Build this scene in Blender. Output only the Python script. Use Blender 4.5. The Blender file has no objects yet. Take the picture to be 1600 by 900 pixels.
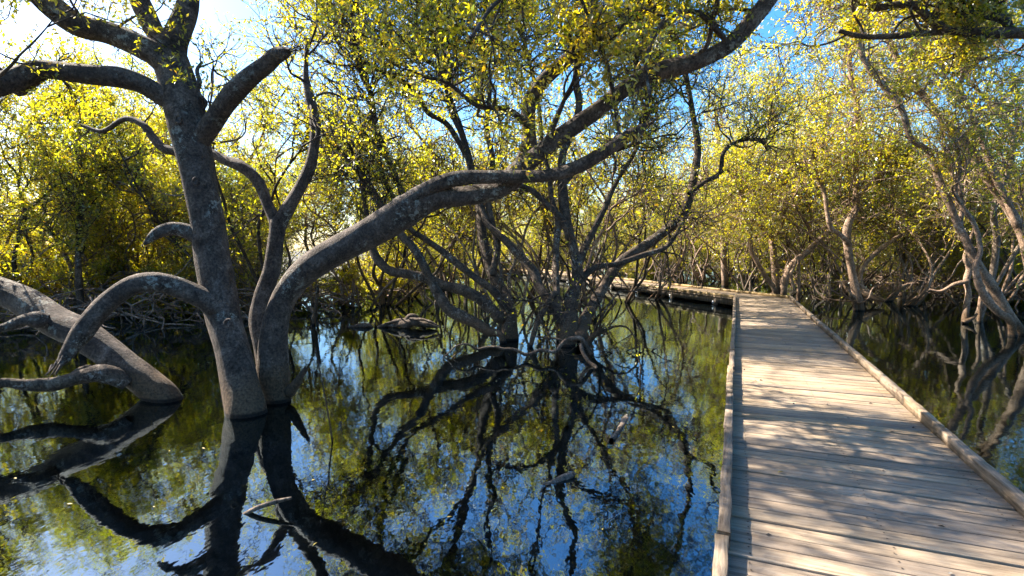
import bpy, math, random
import numpy as np
from mathutils import Vector

sc = bpy.context.scene
C = sc.collection
R = math.radians

# ------------------------------------------------------------------ camera
CAMZ, F, PITCH = 1.8, 840.0, 4.02          # focal length in pixels of a 1600 px wide picture
cd = bpy.data.cameras.new('camera')
cam = bpy.data.objects.new('camera', cd); C.objects.link(cam)
cam.location = (0, 0, CAMZ); cam.rotation_euler = (R(90 - PITCH), 0, 0)
cd.sensor_width = 36; cd.lens = 36 * F / 1600; cd.clip_start = .05; cd.clip_end = 3000
cd.dof.use_dof = True; cd.dof.focus_distance = 16; cd.dof.aperture_fstop = 13
sc.camera = cam

# ------------------------------------------------------------------ light
AZ, EL = -60.0, 41.0
w = bpy.data.worlds.new('World'); sc.world = w; w.use_nodes = True
nt = w.node_tree
sky = nt.nodes.new('ShaderNodeTexSky'); sky.sky_type = 'NISHITA'; sky.sun_disc = False
sky.sun_elevation = R(EL); sky.sun_rotation = R(AZ); sky.air_density = 1.0; sky.dust_density = 1.2; sky.ozone_density = 3.0
hs = nt.nodes.new('ShaderNodeHueSaturation'); hs.inputs['Saturation'].default_value = 1.38
nt.links.new(sky.outputs[0], hs.inputs['Color']); nt.links.new(hs.outputs[0], nt.nodes['Background'].inputs[0])
nt.nodes['Background'].inputs[1].default_value = 0.085
sl = bpy.data.lights.new('sun', 'SUN'); sl.energy = 5.0; sl.angle = R(.45); sl.color = (1, .9, .76)
so = bpy.data.objects.new('sun', sl); C.objects.link(so)
sd = Vector((math.sin(R(AZ)) * math.cos(R(EL)), math.cos(R(AZ)) * math.cos(R(EL)), math.sin(R(EL))))
so.rotation_euler = sd.to_track_quat('Z', 'Y').to_euler(); so.location = (-20, 12, 18)
sc.view_settings.view_transform = 'Standard'; sc.view_settings.look = 'None'
sc.view_settings.exposure = 2.15; sc.view_settings.gamma = 1; sc.view_settings.use_curve_mapping = False
cy = sc.cycles
cy.use_denoising = True; cy.max_bounces = 7; cy.diffuse_bounces = 3; cy.glossy_bounces = 3
cy.transmission_bounces = 5; cy.transparent_max_bounces = 8
cy.caustics_reflective = False; cy.caustics_refractive = False; cy.sample_clamp_indirect = 6
cy.use_adaptive_sampling = True; cy.adaptive_threshold = 0.015

# ------------------------------------------------------------------ helpers
cp, sp_ = math.cos(R(PITCH)), math.sin(R(PITCH))
def ray(px, py):
    x, u = (px - 800) / F, (450 - py) / F
    return np.array((x, cp + u * sp_, -sp_ + u * cp))
def at(px, py, d):                    # the point seen at pixel (px,py), d metres in front
    r = ray(px, py); return np.array((0, 0, CAMZ)) + r * (d / r[1])
def onz(px, py, z=0.0):
    r = ray(px, py); return np.array((0, 0, CAMZ)) + r * ((z - CAMZ) / r[2])

class MB:                              # gathers triangles / quads, makes ONE mesh object
    def __init__(s): s.v = []; s.f = []; s.n = 0; s.q = True; s.m = []
    def add(s, v, f):
        v = np.asarray(v, float).reshape(-1, 3); f = np.asarray(f, int)
        s.v.append(v); s.f.append(f + s.n); s.n += len(v)
    def mesh(s, name, mat, smooth=False):
        v = np.concatenate(s.v).astype(np.float32)
        loops = np.concatenate([f.ravel() for f in s.f]).astype(np.int32)
        tot = np.concatenate([np.full(len(f), f.shape[1]) for f in s.f]).astype(np.int32)
        st = np.concatenate([[0], np.cumsum(tot)[:-1]]).astype(np.int32)
        me = bpy.data.meshes.new(name)
        me.vertices.add(len(v)); me.vertices.foreach_set('co', v.ravel())
        me.loops.add(len(loops)); me.loops.foreach_set('vertex_index', loops)
        me.polygons.add(len(tot)); me.polygons.foreach_set('loop_start', st)
        me.update(calc_edges=True)
        if smooth: me.polygons.foreach_set('use_smooth', np.ones(len(tot), bool))
        me.materials.append(mat); me.validate(); return me
    def build(s, name, mat, parent=None, smooth=False):
        return link(name, s.mesh(name, mat, smooth), parent)
def link(name, me, parent=None):
    o = bpy.data.objects.new(name, me); C.objects.link(o)
    if parent: o.parent = parent; o.location = -Vector(parent.location) if parent.get('world_parts') else (0, 0, 0)
    return o
def tag(o, label=None, cat=None, group=None, kind=None):
    if label: o['label'] = label
    if cat: o['category'] = cat
    if group: o['group'] = group
    if kind: o['kind'] = kind
    return o
def thing(name, label, cat, loc=(0, 0, 0), group=None):
    o = bpy.data.objects.new(name, None); C.objects.link(o); o.empty_display_size = .3
    o.location = loc; return tag(o, label, cat, group)

def norm(a): return a / (np.linalg.norm(a, axis=-1, keepdims=True) + 1e-9)
def resample(P, step):
    """Catmull-Rom through rows (x,y,z,r)"""
    P = np.asarray(P, float); n = len(P)
    if n < 3: 
        m = max(2, int(np.linalg.norm(P[1, :3] - P[0, :3]) / step) + 1)
        t = np.linspace(0, 1, m)[:, None]; return P[0] * (1 - t) + P[1] * t
    Q = np.vstack([2 * P[0] - P[1], P, 2 * P[-1] - P[-2]]); out = []
    for i in range(n - 1):
        a, b, c, d = Q[i:i + 4]
        m = max(1, int(np.linalg.norm(c[:3] - b[:3]) / step))
        t = (np.arange(m) / m)[:, None]
        out.append(.5 * (2 * b + (c - a) * t + (2 * a - 5 * b + 4 * c - d) * t ** 2 + (3 * b - a - 3 * c + d) * t ** 3))
    out.append(P[-1:]); o = np.vstack(out); o[:, 3] = np.maximum(o[:, 3], .0015); return o
def tube(mb, P, sides=6, lump=0.0, seed=0.0, cap=True, rough_end=0.0):
    P = np.asarray(P, float); c, r = P[:, :3], P[:, 3].copy(); n = len(c)
    t = norm(np.gradient(c, axis=0))
    u = np.cross(t[0], (0, 0, 1.)) if abs(t[0][2]) < .9 else np.cross(t[0], (1., 0, 0)); u /= np.linalg.norm(u)
    U = np.empty_like(c)
    for i in range(n):
        u = u - t[i] * u.dot(t[i]); u /= np.linalg.norm(u) + 1e-9; U[i] = u
    V = np.cross(t, U)
    a = np.arange(sides) * 2 * np.pi / sides
    rr = r[:, None] * np.ones(sides)
    if lump:
        L = np.concatenate([[0], np.cumsum(np.linalg.norm(np.diff(c, axis=0), axis=1))])[:, None]
        k = 1 / (r.mean() * 6 + .02)
        rr = rr * (1 + lump * (np.sin(2 * a + L * k * 1.3 + seed) * .55 + np.sin(3 * a - L * k * 2.1 + seed * 2.3) * .35
                    + np.sin(L * k * 4.3 + seed * 1.7) * .35 + np.sin(L * k * 9.1 + a * 5 + seed) * .15 + np.sin(7 * a + L * k * 1.1) * .12))
    if rough_end:
        rr[-1] *= .35 + .3 * np.abs(np.sin(a * 3 + seed)); 
    v = c[:, None] + rr[:, :, None] * (np.cos(a)[None, :, None] * U[:, None] + np.sin(a)[None, :, None] * V[:, None])
    if rough_end:
        v[-1] += t[-1] * (r[-1] * rough_end * np.sin(a * 2 + seed * 5))[:, None]
    i = np.arange(n - 1)[:, None] * sides; j = np.arange(sides)[None]; j2 = (j + 1) % sides
    f = np.stack([i + j, i + j2, i + sides + j2, i + sides + j], -1).reshape(-1, 4)
    mb.add(v, f)
    if cap:
        b = len(v) * sides
        cv = np.vstack([v[-1], c[-1] + t[-1] * r[-1] * .4]); k = np.arange(sides)
        mb.add(cv, np.stack([k, (k + 1) % sides, np.full(sides, sides)], -1))
def leaves(mb, P, D, size, rs, wid=.42):
    """folded lance-shaped leaves, one per row"""
    n = len(P)
    if n == 0: return
    D = norm(D); N = rs.normal(size=(n, 3)); N[:, 2] = np.abs(N[:, 2]) + .4
    S = norm(np.cross(D, N)); N = norm(np.cross(S, D))
    L = (size * rs.uniform(.65, 1.25, n))[:, None]; W = L * wid * .5
    a = P; b = P + D * L * .45 + S * W + N * W * .3; c = P + D * L - N * L * .1; d = P + D * L * .45 - S * W + N * W * .3
    v = np.stack([a, b, c, d], 1).reshape(-1, 3)
    i = np.arange(n)[:, None] * 4
    mb.add(v, np.concatenate([i + [0, 1, 2], i + [0, 2, 3]], 1).reshape(-1, 3))
def box(mb, lo, hi, M=None):
    x0, y0, z0 = lo; x1, y1, z1 = hi
    v = np.array([(x, y, z) for z in (z0, z1) for y in (y0, y1) for x in (x0, x1)], float)
    if M is not None: v = M(v)
    mb.add(v, [(0, 2, 3, 1), (4, 5, 7, 6), (0, 1, 5, 4), (2, 6, 7, 3), (0, 4, 6, 2), (1, 3, 7, 5)])

# ------------------------------------------------------------------ materials
def mat(name):
    m = bpy.data.materials.new(name); m.use_nodes = True; t = m.node_tree
    for n in list(t.nodes): t.nodes.remove(n)
    return m, t, t.nodes, t.links
def ramp(ns, stops, interp='LINEAR'):
    r = ns.new('ShaderNodeValToRGB'); e = r.color_ramp; e.interpolation = interp
    e.elements[0].position, e.elements[0].color = stops[0][0], (*stops[0][1], 1)
    e.elements[1].position, e.elements[1].color = stops[-1][0], (*stops[-1][1], 1)
    for p, c in stops[1:-1]: x = e.elements.new(p); x.color = (*c, 1)
    return r
def noise(ns, ls, vec, scale, detail=4, rough=.6, dist=0):
    n = ns.new('ShaderNodeTexNoise'); n.inputs['Scale'].default_value = scale; n.inputs['Detail'].default_value = detail
    n.inputs['Roughness'].default_value = rough; n.inputs['Distortion'].default_value = dist
    if vec is not None: ls.new(vec, n.inputs['Vector'])
    return n
def mapping(ns, ls, vec, scale=(1, 1, 1), rot=(0, 0, 0)):
    m = ns.new('ShaderNodeMapping'); m.inputs['Scale'].default_value = scale; m.inputs['Rotation'].default_value = rot
    ls.new(vec, m.inputs['Vector']); return m.outputs[0]
def mix(ns, ls, fac, a, b, bt='MIX'):
    m = ns.new('ShaderNodeMix'); m.data_type = 'RGBA'; m.blend_type = bt
    for s, x in ((0, fac), (6, a), (7, b)):
        if isinstance(x, (int, float)): m.inputs[s].default_value = x
        elif isinstance(x, tuple): m.inputs[s].default_value = (*x, 1)
        else: ls.new(x, m.inputs[s])
    return m.outputs[2]

def bark(name, dark, mid, light, lichen, fine=1.0, wet=True, rough=.85):
    m, t, ns, ls = mat(name)
    out = ns.new('ShaderNodeOutputMaterial'); b = ns.new('ShaderNodeBsdfPrincipled'); ls.new(b.outputs[0], out.inputs[0])
    g = ns.new('ShaderNodeNewGeometry'); P = g.outputs['Position']
    n1 = noise(ns, ls, P, 5 * fine, 6, .65, .4); n2 = noise(ns, ls, P, 38 * fine, 5, .7); n3 = noise(ns, ls, P, 2.1 * fine, 3, .5, .6)
    r1 = ramp(ns, [(.3, dark), (.5, mid), (.72, light)]); ls.new(n1.outputs[0], r1.inputs[0])
    r2 = ramp(ns, [(.33, (.32, .32, .32)), (.55, (1.1, 1.1, 1.1)), (.68, (1.7, 1.65, 1.6))]); ls.new(n2.outputs[0], r2.inputs[0])
    c = mix(ns, ls, 1.0, r1.outputs[0], r2.outputs[0], 'MULTIPLY')
    r3 = ramp(ns, [(.55, (0, 0, 0)), (.63, (1, 1, 1))]); ls.new(n3.outputs[0], r3.inputs[0])
    r4 = ramp(ns, [(.52, (0, 0, 0)), (.6, (1, 1, 1))]); n4 = noise(ns, ls, P, 17 * fine, 4, .7); ls.new(n4.outputs[0], r4.inputs[0])
    lm = mix(ns, ls, 1.0, r3.outputs[0], r4.outputs[0], 'MULTIPLY'); 
    c = mix(ns, ls, lm, c, lichen)
    # bright speckles of lichen
    vo = ns.new('ShaderNodeTexVoronoi'); vo.inputs['Scale'].default_value = 45 * fine; ls.new(P, vo.inputs['Vector'])
    rv = ramp(ns, [(.12, (1, 1, 1)), (.2, (0, 0, 0))]); ls.new(vo.outputs['Distance'], rv.inputs[0])
    rvm = mix(ns, ls, 1.0, rv.outputs[0], r3.outputs[0], 'MULTIPLY')
    c = mix(ns, ls, rvm, c, tuple(min(1, x * 1.3) for x in lichen))
    n5 = noise(ns, ls, mapping(ns, ls, P, (1, 1, .4)), 16 * fine, 6, .75, 1.5)
    r5 = ramp(ns, [(.38, (.42, .4, .38)), (.46, (1, 1, 1)), (.6, (1, 1, 1)), (.68, (1.5, 1.45, 1.4))]); ls.new(n5.outputs[0], r5.inputs[0])
    c = mix(ns, ls, 1.0, c, r5.outputs[0], 'MULTIPLY')
    if wet:   # tide-stained, smoother brown foot just above the water
        sx = ns.new('ShaderNodeSeparateXYZ'); ls.new(P, sx.inputs[0])
        ad = ns.new('ShaderNodeMath'); ad.operation = 'MULTIPLY_ADD'; ls.new(n3.outputs[0], ad.inputs[0]); ad.inputs[1].default_value = -.5; ls.new(sx.outputs[2], ad.inputs[2])
        rz = ramp(ns, [(.0, (1, 1, 1)), (.26, (0, 0, 0))]); ls.new(ad.outputs[0], rz.inputs[0])
        cw = mix(ns, ls, 1.0, r2.outputs[0], (.105, .066, .038), 'MULTIPLY')
        c = mix(ns, ls, rz.outputs[0], c, cw)
        rz2 = ramp(ns, [(.03, (.14, .14, .14)), (.055, (1, 1, 1))]); ls.new(sx.outputs[2], rz2.inputs[0])
        c = mix(ns, ls, 1.0, c, rz2.outputs[0], 'MULTIPLY')
    ls.new(c, b.inputs['Base Color']); b.inputs['Roughness'].default_value = rough; b.inputs['Specular IOR Level'].default_value = .3
    ad = mix(ns, ls, .5, n1.outputs[0], n2.outputs[0])
    bu = ns.new('ShaderNodeBump');     ad = mix(ns, ls, .5, ad, n5.outputs[0])
    bu.inputs['Strength'].default_value = 1; bu.inputs['Distance'].default_value = .045
    ls.new(ad, bu.inputs['Height']); ls.new(bu.outputs[0], b.inputs['Normal'])
    return m
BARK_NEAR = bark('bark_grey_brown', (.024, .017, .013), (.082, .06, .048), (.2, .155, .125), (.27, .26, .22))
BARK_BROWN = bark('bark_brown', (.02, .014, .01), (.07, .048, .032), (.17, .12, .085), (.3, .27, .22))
BARK_PALE_LIT = bark('bark_pale_sunlit', (.13, .085, .06), (.28, .19, .13), (.42, .3, .22), (.46, .4, .34))  # pale bark made lighter and more orange, sunlight put into its colour
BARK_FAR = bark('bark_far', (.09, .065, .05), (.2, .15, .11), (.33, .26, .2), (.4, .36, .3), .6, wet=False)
DEAD = bark('dead_wood', (.06, .045, .033), (.2, .15, .11), (.4, .32, .25), (.42, .38, .32), wet=False)
DEAD_DARK = bark('dead_wood_dark', (.03, .022, .017), (.1, .07, .05), (.22, .17, .13), (.3, .26, .22), wet=False)
TANGLE = bark('tangle_wood', (.06, .042, .033), (.22, .15, .11), (.45, .33, .25), (.42, .36, .3), 1, wet=False)

def leafmat(name, refl, trans, yellow=.3):
    m, t, ns, ls = mat(name)
    out = ns.new('ShaderNodeOutputMaterial'); g = ns.new('ShaderNodeNewGeometry')
    rnd = g.outputs['Random Per Island']
    r1 = ramp(ns, [(0, tuple(x * .55 for x in refl)), (.6, refl), (1, (refl[0] * 1.9, refl[1] * 1.45, refl[2]))]); ls.new(rnd, r1.inputs[0])
    r2 = ramp(ns, [(0, (trans[0] * .45, trans[1] * .62, trans[2])), (.55, trans), (.93, (trans[0] * 1.25, trans[1] * 1.1, trans[2])), (1, (trans[0] * 1.3, trans[1] * .75, trans[2]))]); ls.new(rnd, r2.inputs[0])
    n = noise(ns, ls, g.outputs['Position'], .9, 2, .5); rn = ramp(ns, [(.35, (.75, .85, .8)), (.65, (1.15, 1.08, 1))]); ls.new(n.outputs[0], rn.inputs[0])
    a = mix(ns, ls, 1.0, r1.outputs[0], rn.outputs[0], 'MULTIPLY'); b_ = mix(ns, ls, 1.0, r2.outputs[0], rn.outputs[0], 'MULTIPLY')
    d = ns.new('ShaderNodeBsdfDiffuse'); ls.new(a, d.inputs[0])
    tr = ns.new('ShaderNodeBsdfTranslucent'); ls.new(b_, tr.inputs[0])
    gl = ns.new('ShaderNodeBsdfGlossy'); gl.inputs['Roughness'].default_value = .38; gl.inputs[0].default_value = (.9, .95, 1, 1)
    s1 = ns.new('ShaderNodeMixShader'); s1.inputs[0].default_value = .6; ls.new(d.outputs[0], s1.inputs[1]); ls.new(tr.outputs[0], s1.inputs[2])
    s2 = ns.new('ShaderNodeMixShader'); s2.inputs[0].default_value = .07; ls.new(s1.outputs[0], s2.inputs[1]); ls.new(gl.outputs[0], s2.inputs[2])
    ls.new(s2.outputs[0], out.inputs[0]); return m
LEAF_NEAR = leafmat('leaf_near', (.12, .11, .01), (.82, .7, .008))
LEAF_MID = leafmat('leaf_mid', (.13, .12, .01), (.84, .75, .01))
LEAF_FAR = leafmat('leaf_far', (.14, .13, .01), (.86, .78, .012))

def timber(name, base, dark, pale, along=(1, 14, 14)):
    m, t, ns, ls = mat(name)
    out = ns.new('ShaderNodeOutputMaterial'); b = ns.new('ShaderNodeBsdfPrincipled'); ls.new(b.outputs[0], out.inputs[0])
    tc = ns.new('ShaderNodeTexCoord'); g = ns.new('ShaderNodeNewGeometry')
    V = mapping(ns, ls, tc.outputs['Object'], along)
    sh = ns.new('ShaderNodeVectorMath'); sh.operation = 'ADD'; ls.new(V, sh.inputs[0])
    cx = ns.new('ShaderNodeCombineXYZ'); mu = ns.new('ShaderNodeMath'); mu.operation = 'MULTIPLY'; mu.inputs[1].default_value = 57; ls.new(g.outputs['Random Per Island'], mu.inputs[0])
    ls.new(mu.outputs[0], cx.inputs[0]); ls.new(mu.outputs[0], cx.inputs[2]); ls.new(cx.outputs[0], sh.inputs[1]); V = sh.outputs[0]
    n1 = noise(ns, ls, V, 2.6, 6, .6, .5); n2 = noise(ns, ls, V, 14, 5, .7, .2); n3 = noise(ns, ls, tc.outputs['Object'], 2.2, 4, .6)
    r1 = ramp(ns, [(.28, dark), (.48, base), (.75, pale)]); ls.new(n1.outputs[0], r1.inputs[0])
    r2 = ramp(ns, [(.3, (.68, .66, .64)), (.5, (.96, .96, .96)), (.7, (1.06, 1.06, 1.06))]); ls.new(n2.outputs[0], r2.inputs[0])
    c = mix(ns, ls, 1.0, r1.outputs[0], r2.outputs[0], 'MULTIPLY')
    r3 = ramp(ns, [(0, (.72, .72, .74)), (.35, (.92, .9, .9)), (.75, (1.08, 1.05, 1)), (1, (1.15, 1.05, .9))]); ls.new(g.outputs['Random Per Island'], r3.inputs[0])
    c = mix(ns, ls, 1.0, c, r3.outputs[0], 'MULTIPLY')
    r4 = ramp(ns, [(.35, (.72, .7, .66)), (.6, (1.05, 1.04, 1.03))]); ls.new(n3.outputs[0], r4.inputs[0])
    c = mix(ns, ls, .8, c, r4.outputs[0], 'MULTIPLY')
    ls.new(c, b.inputs['Base Color']); b.inputs['Roughness'].default_value = .8; b.inputs['Specular IOR Level'].default_value = .25
    bu = ns.new('ShaderNodeBump'); bu.inputs['Strength'].default_value = .7; bu.inputs['Distance'].default_value = .006
    ls.new(n2.outputs[0], bu.inputs['Height']); ls.new(bu.outputs[0], b.inputs['Normal']); return m
DECKM = timber('deck_timber', (.34, .265, .188), (.19, .145, .105), (.47, .39, .3), (1.1, 15, 14))
RAILM = timber('kerb_timber', (.27, .21, .15), (.1, .075, .055), (.42, .34, .26), (1, 14, 14))
RAIL_LIT = timber('kerb_timber_sunlit', (.36, .27, .14), (.17, .12, .065), (.5, .4, .23), (1, 14, 14))  # yellowish sunlit look of the farther kerbs, put into the timber colour
POSTM = timber('post_timber', (.16, .13, .1), (.06, .05, .04), (.28, .24, .2), (10, 10, 1))
def plain(name, col, rough=.5, metal=0):
    m, t, ns, ls = mat(name); out = ns.new('ShaderNodeOutputMaterial'); b = ns.new('ShaderNodeBsdfPrincipled'); ls.new(b.outputs[0], out.inputs[0])
    tc = ns.new('ShaderNodeTexCoord'); n = noise(ns, ls, tc.outputs['Object'], 20, 3)
    r = ramp(ns, [(.3, tuple(x * .6 for x in col)), (.7, col)]); ls.new(n.outputs[0], r.inputs[0]); ls.new(r.outputs[0], b.inputs['Base Color'])
    b.inputs['Roughness'].default_value = rough; b.inputs['Metallic'].default_value = metal; return m
STEEL = plain('galvanised_steel', (.6, .6, .6), .45, .8)
RUST = plain('rusty_screws', (.05, .03, .02), .7, .3)
YLEAF = plain('fallen_leaf', (.45, .33, .05), .6)

# water: mirror skin over tea-brown transparent water
m, t, ns, ls = mat('water'); WATER = m
out = ns.new('ShaderNodeOutputMaterial'); g = ns.new('ShaderNodeNewGeometry'); P = g.outputs['Position']
gl = ns.new('ShaderNodeBsdfGlossy'); gl.inputs['Roughness'].default_value = .025; gl.inputs[0].default_value = (.74, .9, 1, 1)
tr = ns.new('ShaderNodeBsdfTransparent'); tr.inputs[0].default_value = (.2, .155, .06, 1)
fr = ns.new('ShaderNodeFresnel'); fr.inputs['IOR'].default_value = 3.0
n1 = noise(ns, ls, mapping(ns, ls, P, (1, .55, 1)), 5.5, 3, .55); n2 = noise(ns, ls, mapping(ns, ls, P, (1, .8, 1)), 1.3, 2, .5)
ad = mix(ns, ls, .7, n1.outputs[0], n2.outputs[0])
bu = ns.new('ShaderNodeBump'); bu.inputs['Strength'].default_value = .45; bu.inputs['Distance'].default_value = .012
ls.new(ad, bu.inputs['Height']); ls.new(bu.outputs[0], gl.inputs['Normal'])
mx = ns.new('ShaderNodeMixShader'); ls.new(fr.outputs[0], mx.inputs[0]); ls.new(tr.outputs[0], mx.inputs[1]); ls.new(gl.outputs[0], mx.inputs[2])
ls.new(mx.outputs[0], out.inputs[0])

m, t, ns, ls = mat('mud'); MUD = m
out = ns.new('ShaderNodeOutputMaterial'); b = ns.new('ShaderNodeBsdfPrincipled'); ls.new(b.outputs[0], out.inputs[0])
g = ns.new('ShaderNodeNewGeometry'); P = g.outputs['Position']
n1 = noise(ns, ls, P, 1.2, 5, .6, .3); n2 = noise(ns, ls, P, 14, 5, .7)
r1 = ramp(ns, [(.3, (.045, .038, .022)), (.55, (.09, .075, .04)), (.75, (.15, .125, .065))]); ls.new(n1.outputs[0], r1.inputs[0])
r2 = ramp(ns, [(.3, (.5, .5, .5)), (.7, (1.2, 1.2, 1.1))]); ls.new(n2.outputs[0], r2.inputs[0])
ls.new(mix(ns, ls, 1.0, r1.outputs[0], r2.outputs[0], 'MULTIPLY'), b.inputs['Base Color']); b.inputs['Roughness'].default_value = .7
bu = ns.new('ShaderNodeBump'); bu.inputs['Strength'].default_value = .6; bu.inputs['Distance'].default_value = .04; ls.new(n2.outputs[0], bu.inputs['Height']); ls.new(bu.outputs[0], b.inputs['Normal'])

# ------------------------------------------------------------------ ground and water
SHX = [-4000, -900, 0, 300, 470, 560, 640, 700, 900, 1130, 1250, 1380, 1600, 2300]
SHY = [470, 470, 466, 466, 474, 458, 442, 430, 420, 424, 431, 446, 462, 468]
TLX = [-4000, -350, 0, 300, 500, 600, 700, 800, 1130, 1250, 1380, 1600, 2300]
TLD = [13, 13, 13, 14, 15.5, 20, 30, 44, 34, 27, 23.5, 17.5, 15]
def treeline(px): return float(np.interp(px, TLX, TLD))
def shore(az):                              # distance of the bank along an azimuth (tan)
    y = np.interp(800 + F * az, SHX, SHY); r = (450 - y) / F
    return (0 - CAMZ) / ((-sp_ + r * cp)) * (cp + r * sp_)
def groundz(x, y):
    az = np.where(y > 1, x / np.maximum(y, 1), np.sign(x) * 4); d = np.maximum(y, 0)
    s = shore(np.clip(az, -4, 2.0))
    wob = np.sin(x * 1.3 + y * .7) * .5 + np.sin(x * .37 - y * .9 + 2) * .7
    k = np.clip((d - s + wob) / 3.0, 0, 1)
    back = np.clip((-y - 10) / 6, 0, 1)
    k = np.maximum(k, back)
    n = np.sin(x * 2.1 + np.sin(y * 1.7) * 1.5) * np.sin(y * 2.4 + np.sin(x * 1.1)) * .05 + np.sin(x * .7) * np.sin(y * .6) * .05
    return -.42 + k * .55 + n * (1 + k * .6)
def axis(a, b, n, k): 
    t = np.linspace(-1, 1, n); return np.sign(t) * np.abs(t) ** k * np.where(t < 0, -a, b)
gx = axis(-900, 900, 360, 3.2); gy = axis(-500, 1500, 420, 3.4)
X, Y = np.meshgrid(gx, gy); Z = groundz(X, Y)
mb = MB(); nx, ny = len(gx), len(gy)
i = (np.arange(ny - 1)[:, None] * nx + np.arange(nx - 1)[None]).ravel()
mb.add(np.stack([X, Y, Z], -1), np.stack([i, i + 1, i + nx + 1, i + nx], -1))
tag(mb.build('mud_bed', MUD, smooth=True), kind='structure')
mb = MB(); mb.add([(-900, -500, 0), (900, -500, 0), (900, 1500, 0), (-900, 1500, 0)], [(0, 1, 2, 3)])
tag(mb.build('water', WATER), kind='structure')

# ------------------------------------------------------------------ boardwalk
DZ = .30
def clip(poly, p, n):                       # keep the side where (x-p).n <= 0
    out = []; k = len(poly)
    for i in range(k):
        a, b = poly[i], poly[(i + 1) % k]; da, db = np.dot(a - p, n), np.dot(b - p, n)
        if da <= 0: out.append(a)
        if da * db < 0: out.append(a + (b - a) * da / (da - db))
    return out
def prism(mb, poly, z0, z1, tilt=0):
    k = len(poly)
    if k < 3: return
    v = [(p[0], p[1], z0) for p in poly] + [(p[0], p[1], z1) for p in poly]
    n0 = mb.n
    mb.v.append(np.array(v, float)); mb.n += 2 * k
    mb.f.append(np.array([list(range(k, 2 * k))]) + n0); mb.f.append(np.array([list(range(k))[::-1]]) + n0)
    mb.f.append(np.array([(i, (i + 1) % k, k + (i + 1) % k, k + i) for i in range(k)]) + n0)
A0 = onz(1122, 800, DZ)[:2]; A1 = onz(1146.5, 466, DZ)[:2]
B0 = onz(1599, 811, DZ)[:2]
d1 = (A1 - A0) / np.linalg.norm(A1 - A0); n1_ = np.array((d1[1], -d1[0]))      # n points right
W = float(np.dot(B0 - A0, n1_)) + .07
A2 = onz(815, 423, DZ)[:2]; d2 = (A2 - A1) / np.linalg.norm(A2 - A1); n2_ = np.array((d2[1], -d2[0]))
A3 = onz(640, 426, DZ)[:2]; A3 = A2 + np.array((-14., 1.0)); d3 = (A3 - A2) / np.linalg.norm(A3 - A2); n3_ = np.array((d3[1], -d3[0]))
print('walk', A0, A1, A2, 'width', W)
lefts = [A0 - d1 * 6, A1, A2, A3]
dirs = [d1, d2, d3]; nrm = [n1_, n2_, n3_]
def miter(na, nb): 
    h = na + nb; h /= np.linalg.norm(h); return h / np.dot(h, na)
M = [n1_, miter(n1_, n2_), miter(n2_, n3_), n3_]
walk = thing('boardwalk', 'weathered grey timber boardwalk with low kerbs bending left across the water', 'boardwalk')
rng = random.Random(5)
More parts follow.
